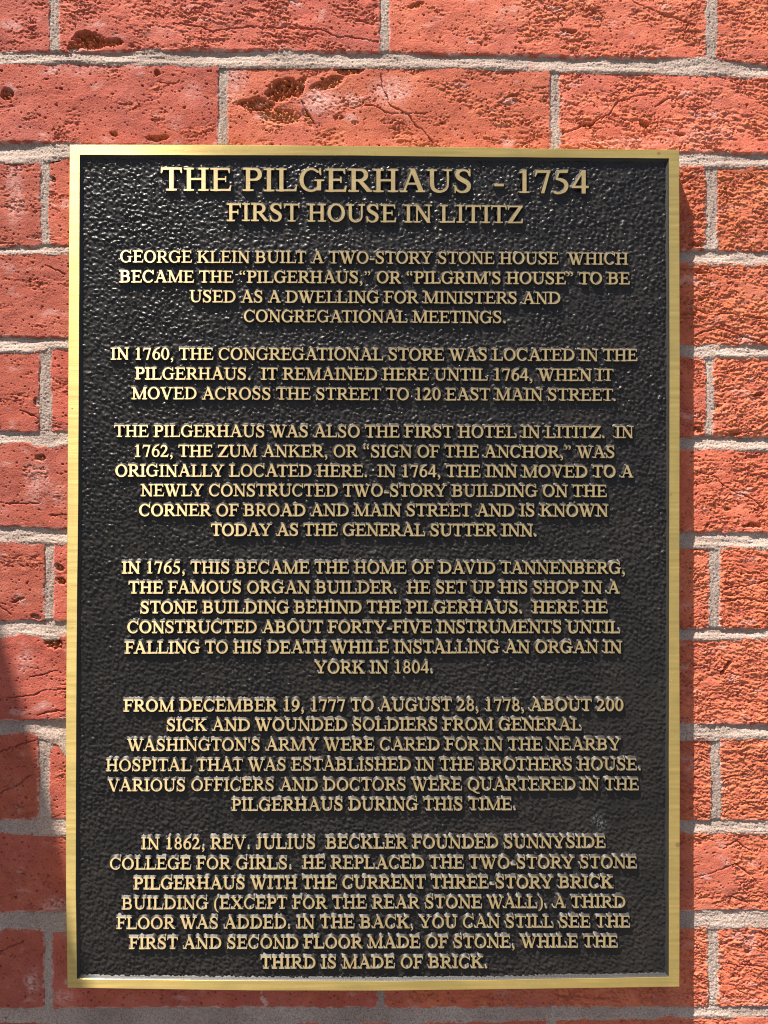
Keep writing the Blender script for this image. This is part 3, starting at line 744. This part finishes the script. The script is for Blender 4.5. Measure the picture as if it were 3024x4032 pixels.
def build_glyph(F, level, scale, depth, draft):
    """vertices (x, y(out), z) in plaque units, faces, material index"""
    loops = [simplify(l, 2.2) for l in contours(F, level)]
    loops = [l for l in loops if len(l) > 3]
    pts = np.concatenate(loops); N_ = len(pts)
    edges = []; o = 0
    offs = np.zeros_like(pts)
    for l in loops:
        n = len(l); edges += [(o+i, o+(i+1) % n) for i in range(n)]
        d = np.roll(l, -1, 0)-l; nn = np.stack([d[:, 1], -d[:, 0]], -1); nn /= np.hypot(nn[:, 0], nn[:, 1])[:, None]+1e-9
        v = nn+np.roll(nn, 1, 0); v /= np.maximum(np.hypot(v[:, 0], v[:, 1])[:, None], 0.6)
        offs[o:o+n] = v; o += n
    res = delaunay_2d_cdt([Vector(p) for p in pts], edges, [], 0, 1e-6)
    vs, fs = res[0], res[2]
    V2 = np.array([(v.x, v.y) for v in vs])
    tri = np.array([f for f in fs if len(f) == 3])
    cen = V2[tri].mean(1)
    ins = np.zeros(len(cen), bool)
    for a, b in edges:
        ax, ay = pts[a]; bx, by = pts[b]
        c = ((ay > cen[:, 1]) != (by > cen[:, 1])) & (cen[:, 0] < (bx-ax)*(cen[:, 1]-ay)/(by-ay+1e-12)+ax); ins ^= c
    tri = tri[ins]
    if len(V2) != N_: pass
    top = np.stack([V2[:, 0]*scale, np.zeros(len(V2)), V2[:, 1]*scale], -1)
    # slightly rounded shoulder, then drafted wall
    base = len(top)
    r1 = np.stack([(pts[:, 0])*scale, np.zeros(N_), pts[:, 1]*scale], -1)
    def ring(d, y): return np.stack([pts[:, 0]*scale+offs[:, 0]*d, np.full(N_, y), pts[:, 1]*scale+offs[:, 1]*d], -1)
    RR = [ring(0.0, 0.0), ring(0.5, 0.5), ring(draft*0.5, depth*0.48), ring(draft, depth*0.95), ring(draft+5, depth+4)]
    co = np.concatenate([top]+RR)
    F3 = [tuple(t) for t in tri]; MI = [0]*len(F3)
    for r in range(4):
        b0 = base+r*N_; b1 = b0+N_
        for a, b in edges:
            F3 += [(b0+a, b1+a, b1+b), (b0+a, b1+b, b0+b)]; MI += [1]*2
    F3 = np.array(F3)
    # top must face the viewer (-Y): check orientation
    p = co[F3[:len(tri)]]; nrm = np.cross(p[:, 1]-p[:, 0], p[:, 2]-p[:, 0])[:, 1]
    F3[:len(tri)][nrm > 0] = F3[:len(tri)][nrm > 0][:, ::-1]
    w = len(tri); p = co[F3[w]]; nn = np.cross(p[1]-p[0], p[2]-p[0]); a, b = edges[0]
    if nn[0]*offs[a, 0]+nn[2]*offs[a, 1] < 0: F3[w:] = F3[w:][:, ::-1]
    return co, F3, np.array(MI)

LINES = [
 ("THE PILGERHAUS  - 1754", 634, 2317, 750, 762, 90, -1.0),
 ("FIRST HOUSE IN LITITZ", 894, 2060, 870, 879, 69, 0.0),
 ("GEORGE KLEIN BUILT A TWO-STORY STONE HOUSE  WHICH", 474, 2473, 1033, 1042, 46.5, 0),
 ("BECAME THE \u201cPILGERHAUS,\u201d OR \u201cPILGRIM'S HOUSE\u201d TO BE", 470.5, 2480, 1111, 1120, 46.5, 3),
 ("USED AS A DWELLING FOR MINISTERS AND", 747, 2206, 1190, 1197, 46.5, 0),
 ("CONGREGATIONAL MEETINGS.", 960.6, 1991, 1267.5, 1272.5, 46.5, 0),
 ("IN 1760, THE CONGREGATIONAL STORE WAS LOCATED IN THE", 436, 2510, 1415.5, 1422, 46.5, 1),
 ("PILGERHAUS.  IT REMAINED HERE UNTIL 1764, WHEN IT", 532, 2415, 1493.5, 1500, 46.5, 2),
 ("MOVED ACROSS THE STREET TO 120 EAST MAIN STREET.", 518.6, 2424, 1571.5, 1578.5, 46.5, 0),
 ("THE PILGERHAUS WAS ALSO THE FIRST HOTEL IN LITITZ.  IN", 450, 2494.6, 1720, 1725, 46.5, 1),
 ("1762, THE ZUM ANKER, OR \u201cSIGN OF THE ANCHOR,\u201d WAS", 532, 2418.7, 1798.5, 1803, 46.5, 0),
 ("ORIGINALLY LOCATED HERE.  IN 1764, THE INN MOVED TO A", 455, 2493.6, 1876, 1880.5, 46.5, 2),
 ("NEWLY CONSTRUCTED TWO-STORY BUILDING ON THE", 553.7, 2389.4, 1953.5, 1957, 46.5, 0),
 ("CORNER OF BROAD AND MAIN STREET AND IS KNOWN", 548, 2395, 2031.5, 2034, 46.5, 2),
 ("TODAY AS THE GENERAL SUTTER INN.", 832, 2112, 2109.5, 2111.5, 46.5, 4),
 ("IN 1765, THIS BECAME THE HOME OF DAVID TANNENBERG,", 480, 2460, 2258, 2259.5, 46.5, 2),
 ("THE FAMOUS ORGAN BUILDER.  HE SET UP HIS SHOP IN A", 507, 2440, 2336.5, 2337.5, 46.5, 2),
 ("STONE BUILDING BEHIND THE PILGERHAUS.  HERE HE", 553, 2392.8, 2415, 2415, 46.5, 4),
 ("CONSTRUCTED ABOUT FORTY-FIVE INSTRUMENTS UNTIL", 502, 2442, 2492.5, 2493, 46.5, 3),
 ("FALLING TO HIS DEATH WHILE INSTALLING AN ORGAN IN", 491.4, 2449.5, 2573, 2571.5, 46.5, 3),
 ("YORK IN 1804.", 1239.5, 1704, 2651.5, 2651, 46.5, 0),
 ("FROM DECEMBER 19, 1777 TO AUGUST 28, 1778, ABOUT 200", 487, 2454, 2801.5, 2799, 46.5, 4),
 ("SICK AND WOUNDED SOLDIERS FROM GENERAL", 656.5, 2290.7, 2878, 2876, 46.5, 2),
 ("WASHINGTON'S ARMY WERE CARED FOR IN THE NEARBY", 501, 2445, 2956.5, 2954.5, 46.5, -1),
 ("HOSPITAL THAT WAS ESTABLISHED IN THE BROTHERS HOUSE.", 417, 2523, 3036.5, 3033, 46.5, -3),
 ("VARIOUS OFFICERS AND DOCTORS WERE QUARTERED IN THE", 424, 2515.7, 3115.5, 3111.5, 46.5, -3),
 ("PILGERHAUS DURING THIS TIME.", 911.8, 2030.4, 3193, 3190, 46.5, 0),
 ("IN 1862, REV. JULIUS  BECKLER FOUNDED SUNNYSIDE", 555.7, 2384.6, 3344, 3339, 46.5, 1),
 ("COLLEGE FOR GIRLS.  HE REPLACED THE TWO-STORY STONE", 432.8, 2508, 3424, 3419, 46.5, 0),
 ("PILGERHAUS WITH THE CURRENT THREE-STORY BRICK", 526, 2414.9, 3502, 3497, 46.5, 3),
 ("BUILDING (EXCEPT FOR THE REAR STONE WALL). A THIRD", 478.8, 2462, 3581, 3574.5, 46.5, -1),
 ("FLOOR WAS ADDED. IN THE BACK, YOU CAN STILL SEE THE", 458.6, 2481, 3658, 3652, 46.5, 0),
 ("FIRST AND SECOND FLOOR MADE OF STONE, WHILE THE", 508.4, 2432.5, 3737, 3730.5, 46.5, 2),
 ("THIRD IS MADE OF BRICK.", 1027, 1918, 3814, 3812, 46.5, 3),
]
FIELDS = {}; INK = {}
for ch in sorted(set(''.join(l[0] for l in LINES)) - {' '}):
    F = GL[ch][1](); FIELDS[ch] = F
    cols = np.where((F < 0).any(0))[0]; INK[ch] = (GXS[cols[0]], GXS[cols[-1]])
KERN = {('A','V'):-60,('V','A'):-80,('A','Y'):-60,('Y','A'):-60,('L','T'):-50,('L','Y'):-50,('T','O'):-18,('A','T'):-50,('T','A'):-45,('P','A'):-50,('W','A'):-60,('F','A'):-50,('L','L'):-20,('A','W'):-50,('L','A'):20,('R','Y'):-25,('L','V'):-45,('Y','O'):-20,('T','.'):-60,('L','E'):-10}
MESH = {}
def name_of(ch):
    if ch.isalpha(): return 'letter'
    if ch.isdigit(): return 'numeral'
    return {'.':'full_stop', ',':'comma', '-':'hyphen', "'":'apostrophe', '(':'round_bracket', ')':'round_bracket'}.get(ch, 'quotation_mark')
rl = np.random.RandomState(5)
count = 0
for li_, (txt, xl, xr, yl, yr, cap, wt) in enumerate(LINES):
    sc_ = cap/662.0
    x = 0.0; pos = []
    for i, ch in enumerate(txt):
        if i and (txt[i-1], ch) in KERN: x += KERN[(txt[i-1], ch)]
        pos.append(x); x += GL[ch][0] if ch != ' ' else 250
    ink0 = pos[0]+INK[txt[0]][0]; ink1 = pos[-1]+INK[txt[-1]][1]
    want = (xr-xl)/sc_
    gaps = len(txt)-1
    extra = (want-(ink1-ink0))/gaps
    sx = 1.0
    if abs(extra) > 14:            # widen or narrow the letters a little instead of only spacing
        tgt = 14*np.sign(extra); sx = (want-tgt*gaps)/(ink1-ink0); extra = tgt
    print('line', li_, 'extra %.1f sx %.3f' % (extra, sx))
    single = count + len(txt.replace(' ', '')) <= 300
    cx = (xl+xr)/2; by = (yl+yr)/2
    if single: line_o = empty('text_line', (0, -YW, 0), None); line_o.parent = plaque; line_o.location = ((cx-1512)*S0, -YW, (3890-by)*S0)
    parts = []; po = 0
    for i, ch in enumerate(txt):
        if ch == ' ': continue
        px = xl + (pos[i]*sx - ink0*sx + extra*i)*sc_*1.0
        f_ = (px-xl)/(xr-xl); py = yl+(yr-yl)*f_ + rl.uniform(-0.5, 0.5)
        w = wt + rl.choice([-2, 0, 0, 2])
        if i < 3 and wt >= 2: w += 4
        key = (ch, cap, w, round(sx, 3))
        if key not in MESH:
            co, F3, MI = build_glyph(FIELDS[ch], w, sc_, DEPTH, 6.5)
            co = co.copy(); co[:, 0] *= sx
            MESH[key] = (co*S0, F3, MI, None)
        co, F3, MI, me = MESH[key]
        wx, wz = (px-cx)*S0, -(py-by)*S0
        if single:
            if me is None:
                me = raw_mesh(name_of(ch), co, F3, 3, [M_FACE, M_EDGE], MI, smooth=(MI == 1)); MESH[key] = (co, F3, MI, me)
            o = bpy.data.objects.new(name_of(ch), me); C.objects.link(o); o.parent = line_o; o.location = (wx, 0, wz)
            count += 1
        else:
            parts.append((co+np.array([wx, 0, wz]), F3+po, MI)); po += len(co)
    if not single:
        me = raw_mesh('text_line', np.concatenate([p[0] for p in parts]), np.concatenate([p[1] for p in parts]), 3,
                      [M_FACE, M_EDGE], np.concatenate([p[2] for p in parts]), smooth=np.concatenate([p[2] for p in parts]) == 1)
        line_o = obj('text_line', me, plaque, ((cx-1512)*S0, -YW, (3890-by)*S0))
    words = txt.replace('  ', ' ').split(' ')
    if li_ == 0: line_o['label'] = 'large heading line at the top of the plaque'
    elif li_ == 1: line_o['label'] = 'medium second heading line under the title'
    else: line_o['label'] = 'raised brass line beginning "' + ' '.join(words[:4]) + '"'

# ------------------------------------------------------------------ shutter-shaped blocker, added out of view to cast the lower-left shadow
sx_ = (-1500-1512)*S1; ztop = -(-2950-2016)*S1; hgt = 1.2; wd = 0.47
sh = empty('shutter_shadow_caster', (sx_, YW-0.005, ztop-hgt))
sh.rotation_euler = (0, 0, -math.atan(0.28))
tag(sh, 'unseen dark green shutter-shaped board, added left of the view to cast the lower-left shadow', 'shutter')
th = 0.032
for yy in (-0.055, -wd):
    obj('stile', boxes_mesh('stile', [(-th, 0, yy, yy+0.055, 0, hgt)], [M_WOOD]), sh)
for zz in (0, hgt*0.5-0.035, hgt-0.07):
    obj('rail', boxes_mesh('rail', [(-th+0.002, -0.002, -wd+0.055, -0.055, zz, zz+0.07)], [M_WOOD]), sh)
for z0, z1 in ((0.07, hgt*0.5-0.035), (hgt*0.5+0.035, hgt-0.07)):
    obj('panel', boxes_mesh('panel', [(-th+0.010, -0.010, -wd+0.055, -0.055, z0, z1)], [M_WOOD]), sh)
print('bricks', nb, 'letters', count)
print('tris', sum(sum(len(p.vertices)-2 for p in m.polygons) if len(m.polygons) < 2000 else len(m.polygons)*2 for m in bpy.data.meshes if m.users))
